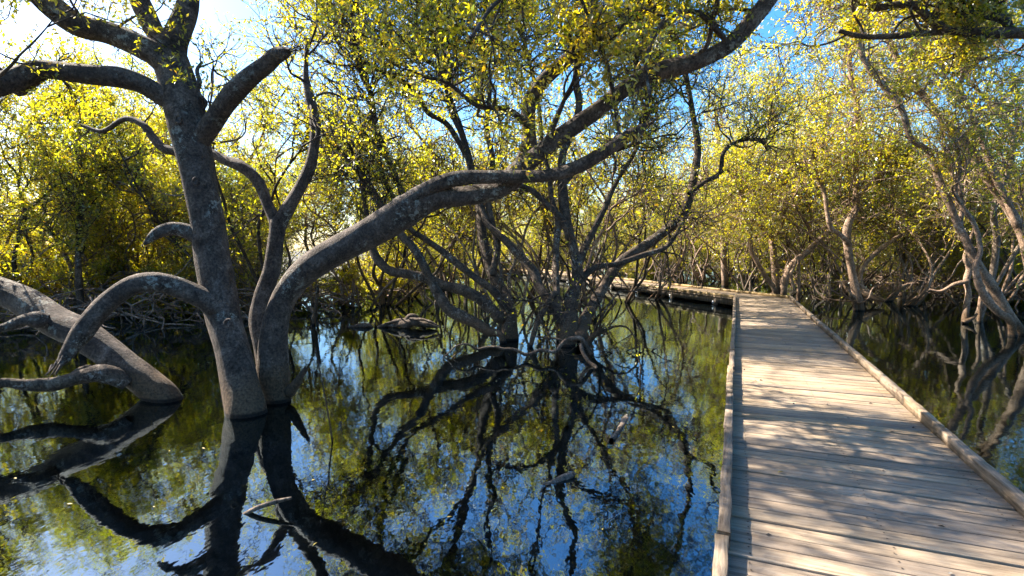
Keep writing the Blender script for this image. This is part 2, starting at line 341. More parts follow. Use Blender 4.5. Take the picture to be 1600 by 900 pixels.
for s in range(3):
    L0, L1 = lefts[s], lefts[s + 1]; d, n = dirs[s], nrm[s]; ln = np.linalg.norm(L1 - L0)
    o = thing('tmp', None, None) if False else None
    mb = MB(); q = -3.0; SCR = []
    P0, N0 = L0, np.array((M[s][1], -M[s][0])); P1, N1 = L1, np.array((M[s + 1][1], -M[s + 1][0]))
    if np.dot(N0, d) < 0: N0 = -N0
    if np.dot(N1, d) < 0: N1 = -N1
    # local frame: x across, y along
    loc = lambda p: np.array((np.dot(p - L0, n), np.dot(p - L0, d)))
    lv = lambda v: np.array((np.dot(v, n), np.dot(v, d)))
    while q < ln + 3:
        wd = .128 + rng.uniform(-.004, .004); gap = rng.choice((.009, .012, .016, .022))
        e0, e1 = .004 + rng.uniform(-.004, .004), W - .004 + rng.uniform(-.004, .004)
        sk = rng.uniform(-.003, .003)
        poly = [np.array((e0, q)), np.array((e1, q + sk)), np.array((e1, q + wd + sk)), np.array((e0, q + wd))]
        if s > 0: poly = clip(poly, loc(P0), -lv(N0))
        if poly: poly = clip(poly, loc(P1), lv(N1))
        if len(poly) > 2:
            zz = DZ + rng.uniform(-.0025, .0025); SCR.append((q + wd / 2, 0)); prism(mb, poly, zz - .035, zz)
        q += wd + gap
    dk = mb.build('deck', DECKM, walk)
    ang = math.atan2(d[1], d[0]) - math.pi / 2
    dk.location = (L0[0], L0[1], 0); dk.rotation_euler = (0, 0, ang)
    mb = MB(); k6 = np.arange(6) * np.pi / 3
    if s == 0:
        for yq, xo in SCR:
            for xx in (.16, W / 2, W - .16):
                for dy in (-.03, .03):
                    c_ = np.array((xx + xo + rng.uniform(-.006, .006), yq + dy)); v = np.vstack([np.column_stack([c_[0] + .0055 * np.cos(k6), c_[1] + .0055 * np.sin(k6), np.full(6, DZ + .0035)]), [(c_[0], c_[1], DZ + .0045)]])
                    mb.add(v, [(i_, (i_ + 1) % 6, 6) for i_ in range(6)])
        sc_ = mb.build('screw_heads', RUST, walk); sc_.location = (L0[0], L0[1], 0); sc_.rotation_euler = (0, 0, ang); sc_['kind'] = 'stuff'
    bv = dk.modifiers.new('bevel', 'BEVEL'); bv.width = .003; bv.segments = 2; bv.limit_method = 'ANGLE'
    # kerb rails: sawn lengths butted end to end, on the deck (local x along)
    for side in (0, 1):
        a = L0 + (M[s] * W if side else 0); b = L1 + (M[s + 1] * W if side else 0)
        l = np.linalg.norm(b - a); mb = MB(); q = 0.0; h = .088
        inw = -1 if side else 1
        while q < l:
            e = min(l, q + rng.uniform(.9, 1.9))
            if l - e < .5: e = l
            j0, j1 = rng.uniform(-.006, .006), rng.uniform(-.011, .005); wv = rng.uniform(-.004, .004)
            # a few cross sections so edges waver like weathered sawn timber
            k = max(3, int((e - q) / .09)); xs = np.linspace(q + .002, e - .002, k)
            ring = []
            for x in xs:
                r_ = lambda a_=.005: rng.uniform(-a_, a_)
                lo, hi = (0, .062)
                yy0, yy1 = j0 + lo + wv, j0 + hi + wv
                ring += [(x, -(yy0 + r_(.002)) , DZ + .001), (x, -(yy1 + r_(.002)), DZ + .001), (x, -(yy1 + r_()), DZ + h - .003 + j1 + r_(.002)), (x, -(yy1 - .004 + r_()), DZ + h + j1 + r_(.003)), (x, -(yy0 + .004 + r_()), DZ + h + j1 + r_(.003)), (x, -(yy0 + r_()), DZ + h - .003 + j1 + r_(.002))]
            v = np.array(ring)
            if side: v[:, 1] *= -1
            f = []
            for c_ in range(k - 1):
                for e_ in range(6): 
                    q4 = (c_ * 6 + e_, c_ * 6 + (e_ + 1) % 6, c_ * 6 + 6 + (e_ + 1) % 6, c_ * 6 + 6 + e_)
                    f.append(q4 if side == 0 else q4[::-1])
            mb.add(v, f)
            for c_ in (0, k - 1):
                mb.f.append(np.array([[mb.n - len(v) + c_ * 6 + e_ for e_ in range(6)]]))
            q = e + .004
        k_ = mb.build('kerb_rail', RAILM if s == 0 else RAIL_LIT, walk); k_.location = (a[0], a[1], 0); k_.rotation_euler = (0, 0, math.atan2((b - a)[1], (b - a)[0]))
        mb = MB(); box(mb, (-.02, -.01 if side else -.055, DZ - .235), (l, .055 if side else .01, DZ - .04))
        off = (M[s] * .06 * (-1 if side else 1))
        j_ = mb.build('bearer', POSTM, walk); j_.location = (a[0] + off[0], a[1] + off[1], 0); j_.rotation_euler = k_.rotation_euler
    # posts with steel brackets
    q = 1.0 if s else .8
    while q < ln - .5:
        for side in (0, 1):
            c = L0 + d * q + n * (.09 if side == 0 else W - .09)
            mb = MB(); box(mb, (-.05, -.05, -.6), (.05, .05, DZ - .045)); p = mb.build('support_post', POSTM, walk); p.location = (c[0], c[1], 0); p.rotation_euler = (0, 0, ang)
            if side == 0 and s:
                mb = MB(); box(mb, (-.125, -.035, .03), (-.11, .035, .15)); box(mb, (-.15, -.012, .075), (-.12, .012, .1)); box(mb, (-.112, -.03, .05), (-.04, .03, .06))
                mb.build('bracket', STEEL, p)
        q += 2.6

# small timber railing frame at the far end
fr_ = thing('timber_railing', 'small pale timber railing frame on the far end of the boardwalk', 'railing')
ra = np.array((*(A2 + d3 * .9 + n3_ * (W - .2)), 0)); 
for k in (0, 1, 2):
    mb = MB(); c = ra + np.array((d3[0], d3[1], 0)) * (k * .75); box(mb, (c[0] - .045, c[1] - .045, DZ + .002), (c[0] + .045, c[1] + .045, DZ + 1.02)); mb.build('post', RAILM, fr_)
mb = MB(); c = ra + np.array((d3[0], d3[1], 0)) * .75
box(mb, (c[0] - .82, c[1] - .05, DZ + 1.022), (c[0] + .82, c[1] + .06, DZ + 1.07)); mb.build('top_rail', RAILM, fr_)
mb = MB(); box(mb, (c[0] - .8, c[1] - .075, DZ + .5), (c[0] + .8, c[1] - .048, DZ + .6)); mb.build('mid_rail', RAILM, fr_)

# ------------------------------------------------------------------ tree growing
def grow(tb, LV, p, d, L, r, lev, rs, up=.12, wob=.32, lsize=.075, dens=1.0, lf=True, sides=4):
    """wandering branch: adds its tube to tb, leaf sites to LV"""
    n = 7 if lev >= 2 else 5; st = L / n; pts = [(*p, r)]; q = np.array(p, float); dd = np.array(d, float)
    dl = []
    for i in range(n):
        dd = dd + rs.normal(size=3) * wob; dd[2] += up; dd /= np.linalg.norm(dd); q = q + dd * st
        pts.append((*q, r * (1 - .75 * (i + 1) / n))); dl.append(dd.copy())
    pts = np.array(pts)
    if lev >= 2: tube(tb, resample(pts, st * .45), sides + 1, .12, rs.uniform(0, 9))
    else: tube(tb, pts, sides if lev else 3, cap=False)
    if lev > 0:
        k = rs.poisson(3.6 if lev > 1 else 4.2) + 2
        for j in range(k):
            t = rs.uniform(.25, 1); i = min(n - 1, int(t * n)); a = pts[i, :3] + (pts[i + 1, :3] - pts[i, :3]) * (t * n - i)
            e = norm(dl[i] * .6 + rs.normal(size=3) * .75)
            grow(tb, LV, a, e, L * rs.uniform(.48, .74), r * .5, lev - 1, rs, up, wob, lsize, dens, lf, sides)
    if lev <= 1 and lf:
        m = int((15 if lev == 0 else 6) * dens)
        if m:
            t = rs.uniform(.25, 1.05, m) * n; i = np.minimum(t.astype(int), n - 1)
            base = pts[i, :3] + (pts[i + 1, :3] - pts[i, :3]) * (t - i)[:, None]
            D = np.array(dl)[i] * .7 + rs.normal(size=(m, 3)) * .8
            LV.append((base + rs.normal(size=(m, 3)) * .015, D, np.full(m, lsize)))
def finish(root, tb, LV, rs, bmat, lmat, tname='trunk', fname='foliage'):
    o = [tb.build(tname, bmat, root, smooth=True)]
    if LV:
        mb = MB(); P = np.concatenate([a for a, _, _ in LV]); D = np.concatenate([a for _, a, _ in LV]); S = np.concatenate([a for _, _, a in LV])
        leaves(mb, P, D, S, rs); o.append(mb.build(fname, lmat, root))
    return o

def limb(pts):     # (px, py, radius_px, depth)  -> world rows; depth None is filled in between
    ds = [p[3] if len(p) > 3 else None for p in pts]; idx = [i for i, a in enumerate(ds) if a is not None]
    dd = np.interp(range(len(pts)), idx, [ds[i] for i in idx]); o = []
    for (p, d) in zip(pts, dd):
        w_ = at(p[0], p[1], d); o.append((*w_, p[2] * d / F))
    return np.array(o)
STAT = []
def traced(label, limbs, bmat=BARK_BROWN, lmat=LEAF_MID, seed=1, step=.07, lump=.09, lsize=.07, dens=1.0, roots=0, name='mangrove_tree', extra=None, rk=1.0, fm=1.0, fl=1.0, bare=0):
    """limbs: (points, sprouts, sprout_len, level, kind)  sprouts grow leafy twigs on the last part of the limb"""
    rs = np.random.RandomState(seed); tb = MB(); LV = []
    base = limb(limbs[0][0])[0]
    root = thing(name, label, 'tree', (base[0], base[1], 0)); root['world_parts'] = 1
    for li, (pts, ns_, sl_, lv_, kind) in enumerate(limbs):
        Wd = limb(pts); Wd[:, 3] *= rk; ns_ = int(round(ns_ * fm)); sl_ = sl_ * fl
        if 'b' in kind:      # stands in the water: run down into the mud, flaring
            b0 = Wd[0].copy(); dn = b0.copy(); dn[2] = -.5; dn[:2] -= (Wd[1][:2] - Wd[0][:2]) * .3; dn[3] *= 1.25; Wd = np.vstack([dn, Wd])
        elif li:             # limb: sunk into its parent with a swollen collar
            t_ = norm(Wd[1, :3] - Wd[0, :3]); r0 = Wd[0, 3]; i0 = Wd[0].copy(); i0[:3] -= t_ * r0 * 1.1; i0[3] = r0 * .75
            c0 = Wd[0].copy(); c0[3] = r0 * 1.22; c1 = Wd[0].copy(); c1[:3] += t_ * r0 * 1.1; c1[3] = r0 * 1.03
            Wd = np.vstack([i0, c0, c1, Wd[1:]]) if np.linalg.norm(Wd[1, :3] - Wd[0, :3]) > r0 * 1.6 else np.vstack([i0, c0, Wd[1:]])
        rmax = Wd[:, 3].max(); S = 18 if rmax > .09 else (12 if rmax > .04 else 8)
        RS = resample(Wd, max(step * rmax / .12, .03) if rmax < .12 else step)
        if 'k' in kind: RS[:, :3] += np.cumsum(rs.normal(size=(len(RS), 3)) * .004, axis=0)
        tube(tb, RS, S, lump, rs.uniform(0, 20), rough_end=1.2 if 'x' in kind else 0, cap='x' not in kind)
        if 'x' in kind:     # splintered end
            e = RS[-1]; t_ = norm(RS[-1, :3] - RS[-3, :3])
            for _ in range(9):
                a = rs.normal(size=3) * e[3] * .55; tube(tb, np.array([(*(e[:3] - t_ * e[3] + a), e[3] * rs.uniform(.25, .5)), (*(e[:3] + a * .8 + t_ * e[3] * rs.uniform(.2, 1.2)), e[3] * .25), (*(e[:3] + a * 1.1 + t_ * e[3] * rs.uniform(1.2, 3.4)), .003)]), 5)
        for j in range(bare):
            i = rs.randint(int(len(RS) * .52), len(RS) - 2); tg = norm(RS[i + 1, :3] - RS[i, :3])
            grow(tb, LV, RS[i, :3], norm(tg * .8 + rs.normal(size=3) * .8 + (0, 0, .3)), rs.uniform(.9, 2.2), min(RS[i, 3] * .6, .026), 2, rs, .06, .36, lsize, .12)
        n = len(RS); t0 = .86 if 'e' in kind else .35 if 'm' in kind else (.05 if 'a' in kind else .6)
        for j in range(ns_):
            i = min(n - 2, int((t0 + (1 - t0) * (j + rs.uniform(0, 1)) / ns_) * n)); tg = norm(RS[i + 1, :3] - RS[i, :3])
            dv = norm(tg * .4 + rs.normal(size=3) * .7 + np.array((0, 0, .35)))
            if 'h' in kind: dv = norm(tg * .3 + rs.normal(size=3) * .6 + np.array((0, 0, -.2)))
            grow(tb, LV, RS[i, :3], dv, sl_ * rs.uniform(.6, 1.3), min(RS[i, 3] * .6, .012 * sl_ + .006), lv_, rs, .0 if 'h' in kind else .1, .32, lsize, dens)
    if extra: extra(tb, LV, rs)
    for _ in range(roots): pass
    finish(root, tb, LV, rs, bmat, lmat); del root['world_parts']
    STAT.append((label[:30], sum(len(a) for a, _, _ in LV))); return root

# ---- big leaning tree at left (trunk in front of the arching one)
def knots(spots):
    def f(tb, LV, rs):
        for px, py, d, r in spots:
            c = at(px, py, d); a = np.arange(0, 2 * np.pi + .1, .5)
            P = np.array([(c[0] + r * np.cos(q), c[1], c[2] + r * 1.1 * np.sin(q), r * .45) for q in a]); tube(tb, P, 8, .15, px, cap=False)
    return f
traced('thick grey leaning mangrove nearest at left with snapped side limbs and hollow knots', [
  ([(384, 648, 34, 5.85), (374, 600, 32), (362, 545, 31), (348, 490, 31), (334, 410, 30, 6.4), (322, 330, 29), (305, 250, 28), (290, 180, 30), (274, 120, 29, 6.7), (262, 82, 27, 6.75), (258, 66, 20, 6.8)], 0, 1, 2, 'b'),
  ([(268, 108, 20, 6.7), (240, 84, 21), (205, 66, 20), (165, 50, 20), (120, 38, 20), (85, 12, 19), (48, -20, 17), (-10, -60, 14, 6.2)], 8, 1.0, 2, 'm'),
  ([(264, 88, 18, 6.75), (247, 58, 17), (228, 22, 16), (210, -20, 15), (190, -80, 12, 7.0), (150, -160, 10), (130, -260, 8, 7.6)], 13, 1.5, 2, ''),
  ([(266, 84, 20, 6.75), (280, 48, 19), (293, 12, 18), (300, -30, 16), (330, -90, 13), (390, -170, 10), (420, -280, 7, 7.2)], 16, 1.5, 2, ''),
  ([(282, 160, 18, 6.65), (252, 150, 17), (222, 132, 17), (190, 122, 18), (150, 118, 17), (100, 112, 17), (60, 108, 17), (30, 120, 19), (0, 132, 18), (-60, 150, 14, 5.8)], 3, 1.2, 2, ''),
  ([(30, 140, 9, 6.3), (42, 130, 11), (60, 122, 9), (75, 116, 6, 6.35)], 0, 1, 2, ''),
  ([(306, 226, 18, 6.6), (326, 200, 19), (346, 170, 17), (368, 142, 17), (392, 120, 16), (418, 100, 14), (430, 88, 13), (444, 82, 10), (452, 80, 5, 6.0)], 0, 1, 2, 'x'),
  ([(328, 378, 16, 6.45), (305, 366, 16), (282, 358, 12), (262, 358, 11), (243, 366, 9), (226, 381, 3, 6.1)], 0, 1, 2, ''),
  ([(342, 482, 20, 6.2), (322, 468, 20), (300, 458, 18), (272, 446, 17), (240, 440, 17), (208, 446, 17), (176, 466, 16), (150, 492, 16), (128, 520, 17), (110, 545, 13), (100, 560, 10), (94, 568, 8, 5.5)], 0, 1, 2, 'x'),
  ([(306, 142, 5, 6.7), (312, 128, 4), (308, 110, 3), (316, 96, 2, 6.7)], 2, .6, 1, ''),
  ([(308, 146, 4, 6.7), (322, 160, 3), (318, 172, 2, 6.6)], 2, .5, 1, ''),
], BARK_NEAR, LEAF_NEAR, 3, .05, .1, .06, 1.0, extra=knots([(279, 186, 6.33, .04), (307, 283, 6.2, .035), (357, 505, 5.78, .035)]), rk=.87)

# ---- slim forked tree behind the two front trunks
traced('slim mottled mangrove forking like a Y between the two big front trunks', [
  ([(418, 590, 20, 7.2), (412, 540, 19), (404, 500, 17), (410, 465, 16), (424, 425, 15), (430, 385, 14), (434, 345, 15, 7.6)], 0, 1, 2, 'b'),
  ([(434, 352, 12, 7.6), (418, 320, 11), (404, 285, 11), (380, 262, 11), (350, 250, 9), (325, 238, 8), (285, 238, 8), (256, 232, 9), (238, 214, 8), (222, 194, 6), (195, 186, 5), (160, 205, 4), (128, 196, 3, 8.4)], 3, .7, 1, ''),
  ([(434, 352, 13, 7.6), (450, 325, 12), (468, 295, 11), (484, 262, 11), (491, 225, 10), (492, 190, 10), (484, 150, 9), (478, 118, 5), (480, 60, 4, 8.0)], 6, 1.1, 2, ''),
], BARK_NEAR, LEAF_MID, 4, .05, .1, .06, .7, rk=.8, fm=1.0, fl=1.2)

# ---- great arching trunk
traced('massive smooth mangrove trunk arching low over the water to upper right', [
  ([(431, 622, 27, 6.35), (427, 590, 29), (427, 550, 26), (428, 520, 24), (434, 490, 23), (447, 458, 23), (470, 430, 24), (505, 404, 25), (550, 380, 26), (596, 354, 26), (640, 326, 25), (680, 308, 21), (715, 307, 17), (755, 302, 17, 6.3), (785, 292, 17), (808, 268, 18), (840, 242, 16), (880, 210, 15), (925, 178, 15), (968, 145, 14), (1010, 118, 14), (1060, 104, 15), (1100, 92, 13), (1140, 70, 13), (1170, 38, 13), (1196, 6, 13), (1240, -50, 10), (1290, -130, 7, 5.6)], 6, 1.0, 2, 'be'),
  ([(626, 326, 18, 6.3), (655, 304, 16), (690, 286, 13), (722, 278, 13), (770, 276, 11), (820, 276, 11), (860, 274, 11), (900, 262, 12), (940, 240, 12), (975, 216, 11), (1000, 202, 9), (1014, 194, 4, 5.7)], 2, .5, 0, 'x'),
  ([(800, 280, 16, 6.3), (815, 258, 14), (826, 230, 13), (826, 195, 12), (828, 160, 12), (842, 134, 13), (868, 108, 12), (896, 84, 11), (914, 60, 9), (922, 30, 9), (925, -20, 8), (880, -110, 7), (800, -190, 6), (740, -300, 5, 6.6)], 20, 1.4, 2, ''),
  ([(452, 612, 9, 6.3), (462, 600, 8), (470, 588, 6), (476, 578, 4, 6.2)], 0, 1, 2, 'x'),
  ([(412, 600, 14, 6.45), (420, 590, 14), (450, 585, 14, 6.5)], 0, 1, 2, ''),
  ([(964, 200, 4, 5.8), (962, 170, 4), (955, 130, 4), (945, 90, 4), (925, 40, 3), (905, -10, 3, 5.3)], 5, .6, 1, 'm'),
  ([(1085, 102, 6, 5.9), (1092, 85, 5), (1105, 70, 4), (1112, 40, 4), (1120, 0, 3, 5.6)], 3, .7, 2, ''),
  ([(925, -20, 5, 5.7), (880, -50, 4), (820, -30, 4), (770, 10, 3.5), (735, 60, 3, 4.6)], 6, .7, 1, 'ah'),
  ([(1140, 70, 5, 5.8), (1090, 20, 4), (1040, 30, 4), (1010, 90, 3), (1015, 150, 3, 4.9)], 5, .7, 1, 'ah'),
  ([(826, 195, 6, 6.15), (790, 170, 5), (745, 165, 4), (700, 130, 3), (660, 120, 3, 5.6)], 6, .9, 2, 'm'),
  ([(896, 84, 6, 5.9), (940, 60, 5), (985, 30, 4), (1030, 10, 3, 5.6)], 4, .8, 2, ''),
  ([(850, 232, 6, 6.1), (880, 160, 4), (900, 110, 3), (890, 50, 3, 5.6)], 4, .9, 2, 'm'),
], BARK_NEAR, LEAF_NEAR, 5, .05, .095, .065, .8, rk=.88, fm=1.6)

# ---- leaning trunk far left
traced('thick trunk slanting into the water at far left edge with a broken side limb', [
  ([(262, 628, 27, 6.4), (235, 602, 28), (205, 578, 28), (170, 552, 28), (130, 524, 28), (90, 505, 28), (55, 482, 27), (25, 464, 25), (-20, 448, 24), (-90, 420, 20), (-180, 340, 16), (-260, 200, 12, 7.0)], 7, 1.3, 2, 'b'),
  ([(60, 500, 14, 6.4), (38, 500, 11), (14, 510, 9), (-6, 514, 7, 6.2)], 0, 1, 2, 'x'),
], BARK_NEAR, LEAF_NEAR, 6, .05, .09, .06, rk=.85)

# dead limb lying off it, just above the water
dl = thing('dead_log', 'dark dead log lying on the water below the slanting left trunk', 'log')
tb = MB(); tube(tb, resample(limb([(200, 600, 10, 6.3), (178, 588, 13), (150, 584, 12), (115, 592, 10), (80, 600, 10), (40, 601, 9), (0, 598, 8), (-60, 604, 6, 5.9)]), .05), 12, .2, 3, rough_end=1)
tube(tb, resample(limb([(110, 590, 6, 6.2), (128, 577, 5), (142, 572, 3, 6.2)]), .04), 7, .2, 2, rough_end=1)
tb.build('log', DEAD_DARK, dl, smooth=True)

# ---- centre cluster with the low dead branch
LF = lambda *a: a
traced('many-stemmed dark mangrove rising from one foot at the picture centre', [
  ([(887, 540, 20, 10.1), (890, 505, 18), (892, 470, 15), (902, 436, 13), (898, 397, 11), (888, 358, 11), (881, 320, 11, 11.8), (878, 275, 9), (880, 240, 8), (898, 195, 8), (905, 160, 8), (900, 120, 7), (912, 60, 6), (915, 0, 5), (935, -90, 5), (950, -200, 3, 12.5)], 13, 1.5, 2, 'b'),
  ([(884, 530, 12, 10.1), (880, 505, 12), (860, 472, 11), (842, 448, 11), (834, 424, 10), (812, 400, 9), (784, 370, 8), (762, 350, 7), (752, 322, 6), (735, 270, 5), (722, 215, 4), (700, 160, 4), (690, 60, 4), (650, -60, 3, 13)], 12, 1.5, 2, ''),
  ([(906, 530, 15, 10.1), (910, 510, 14), (924, 482, 12), (942, 450, 11), (968, 412, 11), (1007, 384, 10, 12.7), (1043, 358, 11), (1067, 334, 11), (1079, 300, 9), (1087, 262, 8), (1090, 225, 7), (1082, 175, 6), (1074, 130, 5), (1060, 70, 5), (1030, -20, 4), (990, -130, 3, 14)], 14, 1.5, 2, ''),
  ([(872, 500, 8, 10.3), (870, 465, 8), (869, 422, 7), (869, 385, 7), (872, 345, 7), (862, 310, 6, 11.8), (858, 270, 5), (848, 230, 4), (840, 150, 4), (815, 50, 4), (790, -60, 3, 12.6)], 10, 1.4, 2, ''),
  ([(888, 370, 7, 11.3), (878, 342, 7), (860, 325, 6), (834, 300, 6), (812, 290, 5), (790, 292, 4), (765, 280, 3, 12.2)], 4, .9, 1, ''),
  ([(904, 440, 7, 11.2), (930, 418, 7), (965, 412, 6), (1007, 398, 6), (1042, 385, 5), (1062, 355, 4), (1072, 335, 3, 12.8)], 4, .9, 1, ''),
  ([(1079, 300, 6, 12.9), (1100, 285, 5), (1125, 270, 5), (1130, 240, 4), (1150, 222, 4), (1185, 218, 3), (1200, 235, 3, 13.5)], 6, 1.1, 2, ''),
  ([(903, 415, 8, 11.4), (915, 385, 8), (930, 355, 7), (945, 325, 6), (960, 290, 5), (985, 250, 4), (1000, 215, 4), (1010, 150, 4), (985, 60, 3, 13)], 10, 1.4, 2, ''),
  ([(878, 290, 6, 11.9), (905, 262, 6), (945, 240, 5), (990, 225, 4), (1030, 200, 3, 12.5)], 6, 1.2, 2, ''),
  ([(870, 462, 6, 10.6), (850, 485, 6), (836, 515, 6), (828, 545, 5, 9.9)], 0, 1, 1, 'b'),
  ([(914, 545, 7, 9.9), (925, 528, 6), (940, 515, 6, 9.7)], 0, 1, 2, 'x'),
], BARK_BROWN, LEAF_MID, 7, .06, .1, .074, .48, rk=.72, fm=2.3, fl=1.25, bare=3)
DEAD_ = DEAD; DEAD = DEAD_DARK
db = thing('dead_branch', 'thin crooked dead branch reaching left just above the water from the centre tree', 'branch')
tb = MB(); Z7 = lambda q: [(680 + x / 5.714, 500 + y / 5.714, r * .75, *rest) for x, y, r, *rest in q]
tube(tb, resample(limb(Z7([(1400, 300, 5, 8.6), (1330, 200, 5), (1290, 162, 5), (1200, 172, 5), (1125, 220, 4), (1090, 272, 4), (1040, 283, 4), (930, 268, 3.5), (860, 300, 3.5), (800, 308, 3.5), (750, 280, 3), (690, 258, 3), (610, 258, 3), (540, 240, 2.6), (450, 245, 2.5), (380, 260, 2.4), (330, 238, 2.2), (275, 212, 2.2), (180, 236, 2), (130, 285, 1.6), (80, 325, 1, 9.0)])), .04), 7, .22, 1, rough_end=1)
tube(tb, resample(limb(Z7([(270, 215, 1.6, 8.95), (220, 280, 1.5), (180, 310, 1.3), (135, 352, 1, 8.9)])), .04), 5, .1, 1)
tube(tb, resample(limb(Z7([(1150, 190, 3, 9.2), (1080, 168, 2.5), (980, 155, 2), (920, 150, 1.6), (870, 148, 1, 9.3)])), .04), 5, .1, 1)
tube(tb, resample(limb(Z7([(1300, 210, 4, 8.6), (1320, 290, 4), (1370, 370, 4), (1430, 420, 5), (1435, 450, 3, 8.1)])), .04), 7, .2, 1, rough_end=1)
tb.build('branch', DEAD, db, smooth=True)
DEAD = DEAD_
LV = []; rs = np.random.RandomState(9); c = at(850, 517, 9.3)
LV.append((c + rs.normal(size=(26, 3)) * (.1, .06, .04), rs.normal(size=(26, 3)) + (0, 0, .6), np.full(26, .055)))
mb = MB(); leaves(mb, LV[0][0], LV[0][1], LV[0][2], rs); mb.build('foliage', LEAF_MID, db)

# ---- left-of-centre cluster, limbs fanning left
traced('low sprawling mangrove whose curved limbs fan out to the left of centre', [
  ([(796, 512, 16, 10.8), (796, 490, 15), (792, 468, 13), (773, 436, 11), (760, 398, 9), (752, 355, 9), (748, 320, 8, 12.5), (738, 270, 7), (722, 210, 6), (703, 150, 5), (690, 90, 4), (655, 10, 4), (610, -100, 3, 13)], 12, 1.5, 2, 'b'),
  ([(784, 526, 7, 10.4), (765, 518, 10), (742, 504, 11), (715, 492, 11), (698, 480, 11), (683, 456, 10), (668, 428, 9), (648, 390, 8), (625, 365, 7), (600, 330, 7), (578, 290, 6, 11.8), (556, 262, 5), (530, 242, 4), (505, 236, 3, 12.5)], 5, 1.2, 2, 'b'),
  ([(780, 495, 11, 10.8), (748, 466, 11), (720, 452, 10), (692, 446, 10), (662, 434, 10), (636, 428, 9), (608, 422, 9), (588, 402, 8), (580, 377, 6), (574, 340, 5), (568, 300, 5, 12), (560, 262, 4), (545, 225, 3, 12.5)], 4, 1.1, 2, ''),
  ([(790, 478, 8, 10.9), (768, 452, 8), (745, 436, 7), (715, 412, 7), (690, 392, 6), (662, 372, 6), (640, 356, 5), (615, 310, 5), (597, 270, 4), (590, 215, 4), (580, 150, 4), (560, 90, 3, 12.6)], 7, 1.4, 2, ''),
  ([(770, 425, 7, 11.4), (778, 385, 7), (768, 345, 6), (762, 300, 6), (770, 250, 5), (760, 200, 5), (765, 140, 4), (750, 80, 4), (760, -10, 4), (740, -110, 3, 13)], 11, 1.5, 2, ''),
  ([(628, 300, 6, 12.2), (612, 262, 6), (600, 232, 5), (586, 190, 5), (580, 150, 4), (565, 118, 4), (552, 80, 3), (540, 40, 3, 12.4)], 7, 1.3, 2, ''),
  ([(732, 250, 5, 12.6), (700, 196, 5), (668, 175, 5), (648, 140, 5), (610, 118, 4), (565, 96, 4), (548, 62, 3), (530, 10, 3), (500, -90, 3, 13)], 12, 1.3, 2, 'm'),
], BARK_BROWN, LEAF_MID, 8, .06, .1, .074, .48, rk=.8, fm=2.3, fl=1.25, bare=4)

# ---- far left sapling
traced('straight thin sapling standing alone in the water in front of the left thicket', [
  ([(129, 505, 5, 13.4), (124, 450, 5), (122, 400, 4), (124, 340, 4), (128, 280, 3), (122, 220, 2.5), (130, 170, 2, 13.4)], 12, 1.1, 2, 'bm')], BARK_BROWN, LEAF_FAR, 11, .08, .08, .07, fm=2, fl=1.1)

# ---- right-hand trees
traced('twin-stemmed tree standing at the far bend of the boardwalk', [
  ([(1213, 452, 8, 21), (1210, 415, 7), (1207, 383, 7), (1202, 353, 7), (1206, 320, 6), (1209, 285, 6), (1204, 250, 5), (1210, 200, 5), (1200, 150, 4, 22)], 9, 2.0, 2, 'bm'),
  ([(1207, 372, 5, 21), (1190, 355, 5), (1176, 345, 5), (1165, 325, 4), (1158, 300, 4), (1150, 270, 3, 21.5)], 5, 1.6, 2, ''),
  ([(1208, 378, 5, 21), (1222, 350, 4), (1230, 310, 4), (1246, 285, 3), (1262, 260, 3, 21)], 6, 1.6, 2, ''),
], BARK_PALE_LIT, LEAF_FAR, 12, .1, .1, .085, 1.1, bare=3, rk=.72, fm=2.6, fl=1.1)
traced('thin tree slanting up to the left beside the boardwalk bend', [
  ([(1211, 454, 5, 19.5), (1196, 432, 5), (1182, 408, 4.5), (1173, 388, 4.5), (1172, 352, 4), (1160, 320, 4), (1152, 290, 3), (1135, 262, 3, 20)], 8, 1.8, 2, 'bm')], BARK_PALE_LIT, LEAF_FAR, 13, .1, .1, .085, 1.1, rk=.75, fm=2, fl=1.1)
traced('crooked pale tree with bulging foot right behind the boardwalk corner', [
  ([(1224, 458, 6, 18.6), (1228, 435, 7), (1236, 415, 6.5), (1258, 396, 6), (1280, 375, 6), (1297, 358, 5.5), (1296, 335, 5), (1288, 305, 5), (1284, 280, 4), (1282, 240, 4), (1290, 190, 4), (1280, 140, 3, 19.5)], 8, 1.8, 2, 'bm'),
  ([(1248, 404, 3, 18.6), (1240, 420, 3), (1236, 430, 3), (1241, 455, 2.5, 18.2)], 0, 1, 1, 'b')], BARK_PALE_LIT, LEAF_FAR, 14, .1, .12, .085, 1.1, rk=.72, fm=2.4, fl=1.1)
traced('upright brown tree standing in the water right of the boardwalk', [
  ([(1342, 474, 9, 16.0), (1336, 450, 8), (1331, 425, 8), (1326, 395, 8), (1323, 365, 8), (1327, 345, 7), (1337, 325, 7), (1338, 290, 6), (1336, 255, 6), (1336, 205, 6), (1340, 165, 5), (1330, 120, 5), (1325, 70, 4, 16.8)], 11, 1.6, 2, 'bm'),
  ([(1326, 380, 6, 16), (1312, 366, 5), (1298, 355, 5), (1292, 330, 4), (1288, 300, 4), (1276, 270, 3), (1270, 230, 3, 16.4)], 6, 1.3, 2, ''),
  ([(1337, 310, 5, 16.2), (1356, 290, 4), (1376, 272, 3.5), (1398, 262, 3, 16)], 5, 1.1, 2, ''),
  ([(1336, 470, 4, 15.9), (1330, 462, 4), (1327, 455, 3, 15.9)], 0, 1, 1, 'bx')], BARK_PALE_LIT, LEAF_MID, 15, .08, .1, .08, .8, bare=3, rk=.72, fm=2.4, fl=1.1)
